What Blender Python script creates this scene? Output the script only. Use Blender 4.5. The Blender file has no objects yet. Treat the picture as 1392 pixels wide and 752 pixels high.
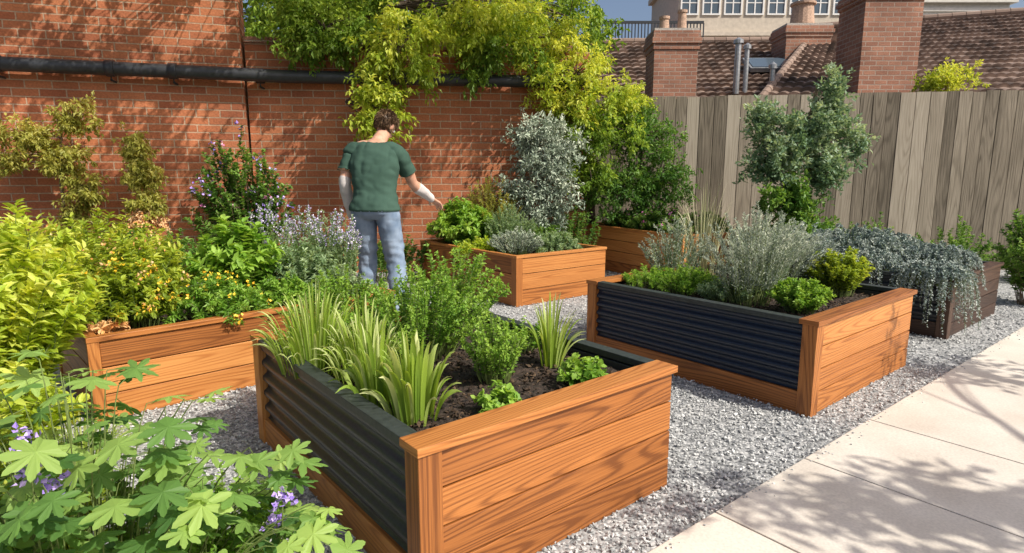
import bpy, math, random, time
import numpy as np
from mathutils import Vector, Matrix, noise
rng=np.random.default_rng(11); random.seed(11)
R=math.radians
scene=bpy.context.scene
# ------------------------------------------------------------------ helpers
def norm(a):
    return a/np.maximum(np.linalg.norm(a,axis=-1,keepdims=True),1e-9)
class Builder:
    def __init__(s):
        s.V=[];s.L=[];s.T=[];s.M=[];s.R=[];s.U=[];s.n=0
    def add(s,V,loops,totals,mat=0,rnd=0.5,uv=None):
        V=np.asarray(V,float).reshape(-1,3);loops=np.asarray(loops,int).ravel();totals=np.asarray(totals,int).ravel()
        s.V.append(V);s.L.append(loops+s.n);s.T.append(totals)
        s.M.append(np.full(len(totals),mat,int) if np.isscalar(mat) else np.asarray(mat))
        s.R.append(np.full(len(V),rnd,float) if np.isscalar(rnd) else np.asarray(rnd,float).ravel())
        s.U.append(np.zeros((len(loops),2)) if uv is None else np.asarray(uv,float).reshape(-1,2))
        s.n+=len(V)
    def faces(s,V,F,mat=0,rnd=.5,uv=None):
        s.add(V,[i for f in F for i in f],[len(f) for f in F],mat,rnd,uv)
    def box(s,lo,hi,mat=0,rnd=None,long=None,off=None):
        lo=np.array(lo,float);hi=np.array(hi,float)
        V=np.array([[x,y,z] for z in (lo[2],hi[2]) for y in (lo[1],hi[1]) for x in (lo[0],hi[0])])
        F=[(0,2,3,1),(4,5,7,6),(0,1,5,4),(2,6,7,3),(0,4,6,2),(1,3,7,5)]
        ax=[2,2,1,1,0,0]
        if long is None: long=int(np.argmax(hi-lo))
        if off is None: off=rng.uniform(0,20,2)
        uv=[]
        for f,a in zip(F,ax):
            o=[i for i in range(3) if i!=a]
            if long in o: o.remove(long); pr=(long,o[0])
            else: pr=(o[0],o[1])
            for i in f: uv.append((V[i][pr[0]]+off[0],V[i][pr[1]]+off[1]))
        s.faces(V,F,mat,rng.random() if rnd is None else rnd,uv)
    def build(s,name,mats,smooth=False,loc=None,rotz=0,parent=None):
        V=np.concatenate(s.V);L=np.concatenate(s.L);T=np.concatenate(s.T)
        me=bpy.data.meshes.new(name)
        me.vertices.add(len(V));me.vertices.foreach_set('co',V.ravel())
        me.loops.add(len(L));me.loops.foreach_set('vertex_index',L.astype(np.int32))
        me.polygons.add(len(T));st=np.concatenate([[0],np.cumsum(T)[:-1]])
        me.polygons.foreach_set('loop_start',st.astype(np.int32));me.polygons.foreach_set('loop_total',T.astype(np.int32))
        M=np.concatenate(s.M).astype(np.int32)
        me.polygons.foreach_set('material_index',M)
        uvl=me.uv_layers.new(name='UVMap');uvl.data.foreach_set('uv',np.concatenate(s.U).ravel())
        at=me.attributes.new('rnd','FLOAT','POINT');at.data.foreach_set('value',np.concatenate(s.R))
        # flat shading unless asked (a list of material slots may be smooth)
        sm=np.isin(M,smooth) if isinstance(smooth,(list,tuple)) else np.full(len(M),bool(smooth))
        me.polygons.foreach_set('use_smooth',sm)
        me.update(calc_edges=True);me.validate()
        for m in mats: me.materials.append(m)
        ob=bpy.data.objects.new(name,me);scene.collection.objects.link(ob)
        if loc is not None: ob.location=loc
        ob.rotation_euler=(0,0,rotz)
        if parent: ob.parent=parent
        return ob
def tubes(B,P,r,S=4,mat=0,rnd=.5):
    P=np.asarray(P,float);n,K,_=P.shape
    r=np.broadcast_to(np.asarray(r,float),(n,K))
    t=norm(np.gradient(P,axis=1))
    ref=np.where(np.abs(t[...,2:3])>.9,np.array([1.,0,0]),np.array([0,0,1.]))
    a=norm(np.cross(t,ref));b=np.cross(t,a)
    th=np.arange(S)*2*math.pi/S
    V=P[:,:,None]+(a[:,:,None]*np.cos(th)[:,None]+b[:,:,None]*np.sin(th)[:,None])*r[:,:,None,None]
    i=np.arange(n)[:,None,None]*K*S;k=np.arange(K-1)[None,:,None]*S;j=np.arange(S)[None,None,:];j2=(j+1)%S
    F=np.stack([i+k+j,i+k+j2,i+k+S+j2,i+k+S+j],-1).reshape(-1,4)
    B.add(V.reshape(-1,3),F.ravel(),np.full(len(F),4),mat,rnd)
def palm():
    out=[];N=7
    for k in range(N):
        ang=R(-135+270*k/(N-1)); rr=.62 if abs(k-3)<3 else .5
        for da,f in ((-15,.70),(-8,.80),(-6,.90),(0,1),(6,.90),(8,.80),(15,.70)):
            a=ang+R(da);out.append((a,rr*f))
        if k<N-1: out.append((ang+R(22.5),rr*.36))
    T=[(.42,0,.02)]+[(0.0,0.0,0)]+[(.42+r*math.cos(a),r*math.sin(a),-.35*r*r+ .035*math.cos(7*a)) for a,r in out]
    n=len(T);F=[(0,i,i+1) for i in range(1,n-1)]+[(0,n-1,1)]
    return T,F
TEMPL={
 'd':([(0,0,0),(.42,.5,.12),(1,0,-.12),(.42,-.5,.12)],[(0,3,2),(0,2,1)]),
 'leaf':([(0,0,0),(.28,.46,.08),(.68,.38,.03),(1,0,-.18),(.68,-.38,.03),(.28,-.46,.08),(.3,0,-.02),(.68,0,-.06)],
         [(0,6,1),(0,5,6),(1,6,7,2),(6,5,4,7),(2,7,3),(7,4,3)]),
 'palm':palm(),
}
def leaves(B,pos,d,nrm,Ln,W,kind='d',mat=0,rnd=.5):
    T,F=TEMPL[kind];T=np.array(T,float);n=len(pos);k=len(T)
    d=norm(d);side=norm(np.cross(d,nrm));up=np.cross(side,d)
    Ln=np.broadcast_to(Ln,(n,));W=np.broadcast_to(W,(n,))
    V=pos[:,None]+d[:,None]*(T[:,0][None,:]*Ln[:,None])[...,None]+side[:,None]*(T[:,1][None,:]*W[:,None])[...,None]+up[:,None]*(T[:,2][None,:]*Ln[:,None])[...,None]
    fl=np.array([i for f in F for i in f]);tt=np.array([len(f) for f in F])
    L=(np.arange(n)[:,None]*k+fl[None]).ravel()
    rn=np.broadcast_to(rnd,(n,));rn=np.repeat(rn,k)
    B.add(V.reshape(-1,3),L,np.tile(tt,n),mat,rn)
def rv(n): return norm(rng.normal(size=(n,3)))
def shrub(name,base,H,spread,nst,nlf,Ln,W,mats,kind='d',up=.75,base_r=.05,droop=0.,start=.15,stem_r=.003,fwd=.5,flat=.5,
          ell=(1,1),lean=(0,0),fl=None,var=.25,out=.35,B=None,tone=0.):
    own=B is None
    if own:B=Builder()
    base=np.array(base,float)
    az=rng.uniform(0,2*math.pi,nst);rr=np.sqrt(rng.random(nst))
    c,s_=np.cos(az),np.sin(az)
    P0=base+np.stack([c*base_r*rr*ell[0],s_*base_r*rr*ell[1],0*c],-1)
    hz=H*(1-flat*rr**2)*rng.uniform(1-var,1.08,nst)
    P2=base+np.stack([c*rr*spread*ell[0]+lean[0],s_*rr*spread*ell[1]+lean[1],hz-droop*rr**2],-1)
    P1=P0*(1-out)+P2*out;P1[:,2]=base[2]+hz*up+droop*.3*rr
    bz=lambda t,a,b,cc:(1-t)**2*a+2*t*(1-t)*b+t*t*cc
    K=7;tt=np.linspace(0,1,K)[None,:,None]
    Pth=bz(tt,P0[:,None],P1[:,None],P2[:,None])
    Pth[:,1:]+=rng.normal(size=Pth[:,1:].shape)*.012*H
    tubes(B,Pth,stem_r*np.linspace(1.3,.5,K)[None],3,1,rng.random())
    srn=rng.random(nst)
    si=np.repeat(np.arange(nst),nlf);n=len(si)
    t=(start+(1-start)*rng.random(n)**.8)[:,None]
    f=np.clip(t[:,0]*(K-1),0,K-1.001);i0=f.astype(int);fr=(f-i0)[:,None]
    pos=Pth[si,i0]*(1-fr)+Pth[si,i0+1]*fr
    tan=norm(Pth[si,i0+1]-Pth[si,i0])
    q=rv(n);q=norm(q-(q*tan).sum(1,keepdims=True)*tan)
    d=norm(tan*fwd+q+np.array([0,0,.12]))
    nr=norm(np.array([0,0,1.])+rv(n)*.55)
    sz=rng.uniform(.55,1.15,n)*(1-.3*t[:,0])
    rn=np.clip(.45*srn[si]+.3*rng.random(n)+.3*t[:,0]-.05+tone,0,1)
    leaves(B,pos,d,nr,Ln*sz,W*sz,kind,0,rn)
    if fl:
        fm,frac,npet,size,spr,tlo=fl
        for m,fq in (zip(fm,frac) if isinstance(fm,(list,tuple)) else ((fm,frac),)):
            k=max(1,int(nst*fq));idx=rng.choice(nst,k,replace=False)
            fi=np.repeat(idx,npet);nn=len(fi)
            tq=rng.uniform(tlo,1,nn)*(K-1.001);i1=tq.astype(int);ff=(tq-i1)[:,None]
            fp=Pth[fi,i1]*(1-ff)+Pth[fi,i1+1]*ff+rng.normal(size=(nn,3))*spr+np.array([0,0,.01])
            dd=norm(rv(nn)+np.array([0,0,.5]))
            leaves(B,fp,dd,rv(nn),size*rng.uniform(.7,1.2,nn),size*.8,'d',m,rng.random(nn))
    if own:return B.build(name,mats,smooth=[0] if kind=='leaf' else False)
def blades(name,base,n,H,spread,W,mats,base_r=.04,flat=.4,droop=.1,out=.3,B=None,var=.35):
    own=B is None
    if own:B=Builder()
    base=np.array(base,float);az=rng.uniform(0,2*math.pi,n);rr=np.sqrt(rng.random(n));c,s_=np.cos(az),np.sin(az)
    P0=base+np.stack([c*base_r*rr,s_*base_r*rr,0*c],-1)
    hz=H*(1-flat*rr**2)*rng.uniform(1-var,1.1,n)
    P2=base+np.stack([c*rr*spread,s_*rr*spread,hz-droop*rr],-1)
    P1=P0*(1-out)+P2*out;P1[:,2]=base[2]+hz*.85
    K=8;tt=np.linspace(0,1,K)[None,:,None]
    P=(1-tt)**2*P0[:,None]+2*tt*(1-tt)*P1[:,None]+tt*tt*P2[:,None]
    w=W*np.array([.7,.95,1,1,.9,.7,.42,.04])[None,:,None]*rng.uniform(.6,1.1,n)[:,None,None]
    tan=norm(np.gradient(P,axis=1));sd=norm(np.cross(tan,np.stack([c,s_,0*c],-1)[:,None]+rng.normal(size=(n,1,3))*.4))
    up=np.cross(sd,tan)
    V=np.stack([P-sd*w*.5+up*w*.15,P-up*w*.1,P+sd*w*.5+up*w*.15],2)
    i=np.arange(n)[:,None,None]*K*3;k=np.arange(K-1)[None,:,None]*3;j=np.arange(2)[None,None,:]
    F=np.stack([i+k+j,i+k+j+1,i+k+3+j+1,i+k+3+j],-1).reshape(-1,4)
    rn=np.clip(rng.random(n)[:,None]*.6+np.linspace(.1,.4,K)[None],0,1)
    B.add(V.reshape(-1,3),F.ravel(),np.full(len(F),4),0,np.repeat(rn.reshape(-1),3))
    if own:return B.build(name,mats,smooth=True)
def tree(name,trunk,tr,blobs,nleaf,clr,Ln,W,mats,kind='d',hang=.3,tone=0,twig=.010):
    B=Builder();trunk=np.array(trunk,float)
    K=14;s=np.linspace(0,len(trunk)-1,K);ii=np.minimum(s.astype(int),len(trunk)-2);ff=(s-ii)[:,None]
    T=trunk[ii]*(1-ff)+trunk[ii+1]*ff;T[1:-1]+=rng.normal(size=(K-2,3))*.2*tr
    tubes(B,T[None],np.linspace(tr,tr*.35,K)[None],10,1,.5)
    for bl in blobs:
        c,rad,nc,tn=bl[:4];mi=bl[4] if len(bl)>4 else 0
        c=np.array(c,float);rad=np.array(rad,float)
        dz=np.linalg.norm(T-c,axis=1)+np.where(T[:,2]>c[2],1.5,0);dz[:3]+=5
        a=T[np.argmin(dz)]
        t=np.linspace(0,1,9)[:,None];m=(a+c)/2+np.array([0,0,.25*np.linalg.norm(c-a)])
        P=(1-t)**2*a+2*t*(1-t)*m+t*t*c;P[1:-1]+=rng.normal(size=(7,3))*.12*min(tr,.2)
        tubes(B,P[None],np.linspace(tr*.32,twig*1.1,9)[None],6,1,.4)
        q=rv(nc)*(rng.random((nc,1))**.45)*rad;C=c+q
        st=P[rng.integers(4,9,nc)]
        tt=np.linspace(0,1,6)[None,:,None];mid=(st+C)/2+np.array([0,0,.08])
        Tw=(1-tt)**2*st[:,None]+2*tt*(1-tt)*mid[:,None]+tt*tt*C[:,None]
        tubes(B,Tw,np.linspace(twig,twig*.3,6)[None],3,1,.4)
        ci=np.repeat(np.arange(nc),nleaf);n=len(ci)
        ntw=6;tw=rv(nc*ntw).reshape(nc,ntw,3);tw[...,2]-=hang;tw=norm(tw)
        ti=rng.integers(0,ntw,n);tl=rng.random(n)**.8
        pos=C[ci]+tw[ci,ti]*(tl*clr*1.7)[:,None]+rng.normal(size=(n,3))*clr*.16
        d=norm(rv(n)*.8+tw[ci,ti]*.6+np.array([0,0,-hang*.7]))
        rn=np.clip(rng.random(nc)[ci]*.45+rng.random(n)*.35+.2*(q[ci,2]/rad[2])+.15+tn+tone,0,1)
        sz=rng.uniform(.6,1.15,n)
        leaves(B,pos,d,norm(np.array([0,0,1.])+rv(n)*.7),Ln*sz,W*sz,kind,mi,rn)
    return B.build(name,mats,smooth=[1])
# ------------------------------------------------------------------ materials
def newmat(name):
    m=bpy.data.materials.new(name);m.use_nodes=True;nt=m.node_tree;nt.nodes.clear()
    o=nt.nodes.new('ShaderNodeOutputMaterial');p=nt.nodes.new('ShaderNodeBsdfPrincipled');nt.links.new(p.outputs[0],o.inputs[0])
    return m,nt,p,o
def N(nt,typ,**kw):
    n=nt.nodes.new(typ)
    for k,v in kw.items():
        if k in n.inputs: n.inputs[k].default_value=v
        else: setattr(n,k,v)
    return n
def ramp(nt,fac,stops):
    r=nt.nodes.new('ShaderNodeValToRGB');cr=r.color_ramp
    cr.elements[0].position=stops[0][0];cr.elements[0].color=(*stops[0][1],1)
    cr.elements[1].position=stops[-1][0];cr.elements[1].color=(*stops[-1][1],1)
    for p,c in stops[1:-1]:
        e=cr.elements.new(p);e.color=(*c,1)
    nt.links.new(fac,r.inputs[0]);return r
def mul(nt,a,b,fac=1.,typ='MULTIPLY'):
    m=nt.nodes.new('ShaderNodeMix');m.data_type='RGBA';m.blend_type=typ;m.inputs[0].default_value=fac
    nt.links.new(a,m.inputs[6])
    if hasattr(b,'links') or hasattr(b,'is_linked'): nt.links.new(b,m.inputs[7])
    else: m.inputs[7].default_value=(*b,1)
    return m
def bump(nt,p,h,s=.3,d=.01):
    b=N(nt,'ShaderNodeBump',Strength=s,Distance=d);nt.links.new(h,b.inputs['Height']);nt.links.new(b.outputs[0],p.inputs['Normal']);return b
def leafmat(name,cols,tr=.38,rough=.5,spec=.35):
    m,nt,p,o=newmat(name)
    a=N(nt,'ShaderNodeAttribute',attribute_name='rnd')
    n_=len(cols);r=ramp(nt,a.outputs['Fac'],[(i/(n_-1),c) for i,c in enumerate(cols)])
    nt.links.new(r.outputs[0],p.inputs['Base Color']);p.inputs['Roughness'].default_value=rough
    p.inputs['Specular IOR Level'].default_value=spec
    if tr<.33: return m
    t=nt.nodes.new('ShaderNodeBsdfTranslucent');c2=mul(nt,r.outputs[0],(1.6,1.4,.8));nt.links.new(c2.outputs[2],t.inputs[0])
    mx=nt.nodes.new('ShaderNodeMixShader');mx.inputs[0].default_value=tr
    nt.links.new(p.outputs[0],mx.inputs[1]);nt.links.new(t.outputs[0],mx.inputs[2]);nt.links.new(mx.outputs[0],o.inputs[0])
    return m
def plain(name,c,rough=.6,metal=0.,ns=30,amt=.3,bs=.2):
    m,nt,p,o=newmat(name)
    tc=N(nt,'ShaderNodeTexCoord');no=N(nt,'ShaderNodeTexNoise',Scale=ns,Detail=5.);nt.links.new(tc.outputs['Object'],no.inputs['Vector'])
    r=ramp(nt,no.outputs[0],[(.3,tuple(x*(1-amt) for x in c)),(.7,tuple(min(1,x*(1+amt)) for x in c))])
    nt.links.new(r.outputs[0],p.inputs['Base Color']);p.inputs['Roughness'].default_value=rough;p.inputs['Metallic'].default_value=metal
    if bs: bump(nt,p,no.outputs[0],bs,.01)
    return m
def woodmat(name,cd,cm,cl,rough=.5,band=.26,fine=.6,blotch=.25,ua=.16,tone=.5,spec=.4,vb=7.,fr=120.):
    m,nt,p,o=newmat(name)
    uv=N(nt,'ShaderNodeUVMap',uv_map='UVMap')
    def nz(su,sv,det,dist=0.):
        mp=N(nt,'ShaderNodeMapping');mp.inputs['Scale'].default_value=(su,sv,1);nt.links.new(uv.outputs[0],mp.inputs[0])
        n=N(nt,'ShaderNodeTexNoise',Scale=1.,Detail=det,Distortion=dist);nt.links.new(mp.outputs[0],n.inputs['Vector']);return n
    def ma(a,k,b=None,c=0.):
        q=N(nt,'ShaderNodeMath',operation='MULTIPLY_ADD');q.inputs[1].default_value=k;q.inputs[2].default_value=c
        nt.links.new(a,q.inputs[0])
        if b is not None: nt.links.new(b,q.inputs[2])
        return q.outputs[0]
    n1=nz(ua*3,vb,0.,.0);n1b=nz(4,30,2.)
    fld=ma(n1.outputs[0],fr,ma(n1b.outputs[0],2.0))
    sn=N(nt,'ShaderNodeMath',operation='SINE');nt.links.new(fld,sn.inputs[0])
    pw=N(nt,'ShaderNodeMath',operation='POWER');nt.links.new(ma(sn.outputs[0],.5,None,.5),pw.inputs[0]);pw.inputs[1].default_value=3.
    n2=nz(2.5,190,3.);n3=nz(.8,3.5,2.);n4=nz(7,460,2.)
    at=N(nt,'ShaderNodeAttribute',attribute_name='rnd')
    g=ma(n2.outputs[0],fine,ma(pw.outputs[0],-band));g=ma(n4.outputs[0],.25,g)
    v=ma(n3.outputs[0],blotch,g);v=ma(at.outputs['Fac'],tone,v)
    off=fine*.5+.125+blotch*.5+tone*.5-band*.33-.5
    sh=N(nt,'ShaderNodeMath',operation='SUBTRACT');sh.inputs[1].default_value=off;nt.links.new(v,sh.inputs[0])
    r=ramp(nt,sh.outputs[0],[(.15,cd),(.5,cm),(.85,cl)])
    nt.links.new(r.outputs[0],p.inputs['Base Color'])
    p.inputs['Roughness'].default_value=rough;p.inputs['Specular IOR Level'].default_value=spec
    bump(nt,p,g,.25,.003)
    return m
WOOD=woodmat('cedar_wood',(.17,.055,.013),(.42,.155,.038),(.60,.27,.080))
WOOD_D=woodmat('dark_stained_wood',(.025,.012,.008),(.055,.028,.018),(.10,.055,.035))
FENCE=woodmat('weathered_fence_wood',(.10,.085,.065),(.28,.24,.185),(.46,.405,.325),.85,band=.14,fine=.9,blotch=.35,tone=.55,spec=.1,vb=5.,fr=80.)
METAL=plain('black_corrugated_steel',(.026,.030,.034),.40,.0,60,.25,.05)
METAL2=plain('navy_black_steel',(.016,.024,.042),.36,.0,60,.25,.05)
RIM=plain('rubber_rim',(.032,.040,.038),.5,0,50,.3,.1)
PIPE=plain('pipe_plastic',(.03,.032,.036),.4,0,20,.25,.05)
GREYM=plain('zinc_metal',(.35,.36,.37),.4,.6,20,.2,.05)
def brickmat(name,c1,c2,mort,bw=.27,rh=.092,ms=.008):
    m,nt,p,o=newmat(name)
    uv=N(nt,'ShaderNodeUVMap',uv_map='UVMap')
    nz=N(nt,'ShaderNodeTexNoise',Scale=9.,Detail=2.);nt.links.new(uv.outputs[0],nz.inputs['Vector'])
    vm=N(nt,'ShaderNodeVectorMath',operation='MULTIPLY_ADD');vm.inputs[1].default_value=(.008,.008,0);nt.links.new(nz.outputs['Color'],vm.inputs[0]);nt.links.new(uv.outputs[0],vm.inputs[2])
    b=N(nt,'ShaderNodeTexBrick',Scale=1.);b.inputs['Color1'].default_value=(*c1,1);b.inputs['Color2'].default_value=(*c2,1);b.inputs['Mortar'].default_value=(*mort,1)
    b.inputs['Mortar Size'].default_value=ms;b.inputs['Mortar Smooth'].default_value=.25;b.inputs['Brick Width'].default_value=bw;b.inputs['Row Height'].default_value=rh;b.inputs['Bias'].default_value=-.1
    nt.links.new(vm.outputs[0],b.inputs['Vector'])
    n1=N(nt,'ShaderNodeTexNoise',Scale=1.3,Detail=6.);nt.links.new(uv.outputs[0],n1.inputs['Vector'])
    r1=ramp(nt,n1.outputs[0],[(.3,(.66,.64,.62)),(.7,(1.14,1.12,1.10))])
    n2=N(nt,'ShaderNodeTexNoise',Scale=45.,Detail=4.);nt.links.new(uv.outputs[0],n2.inputs['Vector'])
    r2=ramp(nt,n2.outputs[0],[(.3,(.78,.78,.78)),(.7,(1.15,1.15,1.15))])
    m1=mul(nt,b.outputs[0],r1.outputs[0]);m2=mul(nt,m1.outputs[2],r2.outputs[0])
    nt.links.new(m2.outputs[2],p.inputs['Base Color']);p.inputs['Roughness'].default_value=.85
    s=N(nt,'ShaderNodeMath',operation='MULTIPLY_ADD');s.inputs[1].default_value=-1.;nt.links.new(b.outputs['Fac'],s.inputs[0])
    n2m=N(nt,'ShaderNodeMath',operation='MULTIPLY');n2m.inputs[1].default_value=.4;nt.links.new(n2.outputs[0],n2m.inputs[0]);nt.links.new(n2m.outputs[0],s.inputs[2])
    bump(nt,p,s.outputs[0],.8,.012)
    return m
BRICK=brickmat('red_brick',(.52,.185,.080),(.35,.105,.046),(.50,.35,.24))
BRICK2=brickmat('chimney_brick',(.40,.195,.125),(.28,.125,.08),(.42,.33,.27),.23,.085,.009)
def soilmat():
    m,nt,p,o=newmat('soil')
    tc=N(nt,'ShaderNodeTexCoord');n=N(nt,'ShaderNodeTexNoise',Scale=40.,Detail=8.);nt.links.new(tc.outputs['Object'],n.inputs['Vector'])
    r=ramp(nt,n.outputs[0],[(.3,(.014,.010,.007)),(.7,(.07,.045,.032))]);nt.links.new(r.outputs[0],p.inputs['Base Color'])
    p.inputs['Roughness'].default_value=.9;bump(nt,p,n.outputs[0],1,.03);return m
SOIL=soilmat()
def attrmat(name,stops,rough=.8,spec=.3):
    m,nt,p,o=newmat(name);a=N(nt,'ShaderNodeAttribute',attribute_name='rnd')
    r=ramp(nt,a.outputs['Fac'],stops);tc=N(nt,'ShaderNodeTexCoord');n=N(nt,'ShaderNodeTexNoise',Scale=120.,Detail=3.);nt.links.new(tc.outputs['Object'],n.inputs['Vector'])
    r2=ramp(nt,n.outputs[0],[(.3,(.75,.75,.75)),(.7,(1.15,1.15,1.15))]);mm=mul(nt,r.outputs[0],r2.outputs[0])
    nt.links.new(mm.outputs[2],p.inputs['Base Color']);p.inputs['Roughness'].default_value=rough;p.inputs['Specular IOR Level'].default_value=spec;return m
CHIP=attrmat('bark_mulch',[(0,(.014,.010,.007)),(.6,(.05,.032,.02)),(1,(.15,.10,.06))],.9)
PEB=attrmat('gravel_stone',[(0,(.24,.25,.25)),(.4,(.46,.47,.465)),(.8,(.62,.625,.61)),(1,(.80,.80,.78))],.75)
TILE=attrmat('clay_roof_tile',[(0,(.09,.065,.052)),(.5,(.19,.13,.10)),(1,(.34,.25,.20))],.85)
BARK=plain('bark',(.09,.065,.045),.9,0,25,.5,.8)
STEM=plain('green_stem',(.14,.19,.05),.6,0,30,.3,0)
STEMW=plain('woody_stem',(.18,.13,.08),.8,0,30,.3,0)
G_BRIGHT=leafmat('leaf_bright_green',[(.05,.13,.015),(.18,.36,.04),(.38,.56,.10)])
G_MID=leafmat('leaf_mid_green',[(.03,.085,.018),(.09,.21,.035),(.24,.40,.08)])
G_YEL=leafmat('leaf_yellow_green',[(.08,.15,.015),(.33,.44,.04),(.66,.70,.13)],.45)
G_TREE=leafmat('leaf_tree_green',[(.04,.10,.015),(.18,.31,.035),(.46,.58,.10)],.42)
G_LIME=leafmat('leaf_lime',[(.16,.26,.025),(.45,.58,.06),(.78,.80,.22)],.45)
G_OLIVE=leafmat('leaf_olive',[(.10,.12,.02),(.32,.34,.06),(.60,.56,.17)],.4)
G_SILV=leafmat('leaf_silver',[(.13,.17,.12),(.33,.40,.30),(.64,.68,.54)],.28)
G_BLUE=leafmat('leaf_blue_silver',[(.08,.12,.11),(.24,.31,.28),(.56,.60,.54)],.25)
G_SAGE=leafmat('leaf_sage',[(.06,.12,.05),(.20,.32,.15),(.46,.58,.35)],.34)
G_PITT=leafmat('leaf_pittosporum',[(.05,.11,.06),(.17,.28,.16),(.44,.54,.38)],.34)
G_FG=leafmat('leaf_geranium',[(.05,.13,.035),(.16,.31,.07),(.38,.54,.14)],.45)
G_BLADE=leafmat('blade_green',[(.08,.18,.02),(.32,.46,.06),(.74,.78,.42)],.4)
G_STRAW=leafmat('straw',[(.16,.18,.07),(.40,.40,.20),(.65,.62,.42)],.3)
F_PURP=leafmat('petal_purple',[(.24,.15,.55),(.42,.30,.75),(.62,.50,.85)],.3)
F_LAV=leafmat('petal_lavender',[(.30,.25,.50),(.52,.46,.68),(.78,.74,.80)],.3)
F_PINK=leafmat('petal_pink',[(.50,.10,.30),(.65,.25,.45),(.8,.5,.6)],.3)
F_YEL=leafmat('petal_yellow',[(.70,.36,.02),(.82,.55,.03),(.90,.72,.10)],.3)
F_ORG=leafmat('petal_orange',[(.45,.18,.04),(.66,.34,.12),(.78,.55,.30)],.3)
# ------------------------------------------------------------------ world, sun, camera
S=Vector((.74,-.45,.86)).normalized()
w=bpy.data.worlds.new('World');scene.world=w;w.use_nodes=True
sk=w.node_tree.nodes.new('ShaderNodeTexSky');sk.sky_type='NISHITA';sk.sun_disc=False
sk.sun_elevation=math.asin(S.z);sk.sun_rotation=math.atan2(S.x,S.y);sk.dust_density=4.0;sk.air_density=.8;sk.ozone_density=.5
bg=w.node_tree.nodes['Background'];w.node_tree.links.new(sk.outputs[0],bg.inputs[0]);bg.inputs[1].default_value=.14
sl=bpy.data.lights.new('sun','SUN');sl.energy=5.0;sl.angle=R(.5);sl.color=(1,.94,.84)
so=bpy.data.objects.new('sun',sl);scene.collection.objects.link(so);so.rotation_euler=(-S).to_track_quat('-Z','Y').to_euler();so.location=(10,-5,10)
cam=bpy.data.cameras.new('camera');cam.lens=21.08;cam.sensor_width=36;cam.clip_end=1000;cam.clip_start=.05
co=bpy.data.objects.new('camera',cam);scene.collection.objects.link(co);co.location=(0,0,1.3);co.rotation_euler=(R(90-9.5),0,0);scene.camera=co
scene.view_settings.view_transform='Standard';scene.view_settings.look='None';scene.view_settings.exposure=0
# ------------------------------------------------------------------ ground, gravel, path
m,nt,p,o=newmat('ground_earth')
tc=N(nt,'ShaderNodeTexCoord');n=N(nt,'ShaderNodeTexNoise',Scale=3.,Detail=8.);nt.links.new(tc.outputs['Object'],n.inputs['Vector'])
r=ramp(nt,n.outputs[0],[(.3,(.06,.05,.035)),(.7,(.14,.12,.09))]);nt.links.new(r.outputs[0],p.inputs['Base Color']);p.inputs['Roughness'].default_value=.95;bump(nt,p,n.outputs[0],.5,.05)
B=Builder();B.faces([(-300,-300,-.01),(300,-300,-.01),(300,600,-.01),(-300,600,-.01)],[(0,1,2,3)]);B.build('ground',[m])
m,nt,p,o=newmat('gravel_bed')
tc=N(nt,'ShaderNodeTexCoord');v=N(nt,'ShaderNodeTexVoronoi',Scale=62.);nt.links.new(tc.outputs['Object'],v.inputs['Vector'])
sx=N(nt,'ShaderNodeSeparateColor');nt.links.new(v.outputs['Color'],sx.inputs[0])
r=ramp(nt,sx.outputs[0],[(0,(.14,.145,.15)),(.5,(.31,.315,.315)),(1,(.54,.54,.53))]);nt.links.new(r.outputs[0],p.inputs['Base Color']);p.inputs['Roughness'].default_value=.85
iv=N(nt,'ShaderNodeMath',operation='SUBTRACT');iv.inputs[0].default_value=1.;nt.links.new(v.outputs['Distance'],iv.inputs[1]);bump(nt,p,iv.outputs[0],.6,.01)
E=np.array([.499,1.909]);pa=R(38.6);pe1=np.array([math.cos(pa),math.sin(pa)]);pn=np.array([-pe1[1],pe1[0]])
B=Builder()
q=[E-pe1*3,E+pe1*9,E+pe1*9+pn*9,E-pe1*3+pn*9]
B.faces([(x[0],x[1],.0) for x in q],[(0,1,2,3)])
GM=m
PL={ # name:(p0, ang, L1,L2,h)
'A':((-.267,1.609),39,1.195,1.58,.536),'B':((1.622,3.099),39,1.43,1.67,.54),'C':((.044,5.89),38,1.28,1.9,.52),
'L':((-2.207,3.017),44.5,1.88,1.1,.47),'D':((2.0,6.98),28,1.3,2.1,.62),'E':((3.49,4.68),39,1.45,1.3,.50)}
def inpl(P,mrg=.0):
    k=np.zeros(len(P),bool)
    for (p0,a,l1,l2,h) in PL.values():
        a=R(a);d=P-np.array(p0);s=d[:,0]*math.cos(a)+d[:,1]*math.sin(a);t=-d[:,0]*math.sin(a)+d[:,1]*math.cos(a)
        k|=(s>mrg)&(s<l1-mrg)&(t>mrg)&(t<l2-mrg)
    return k
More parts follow.
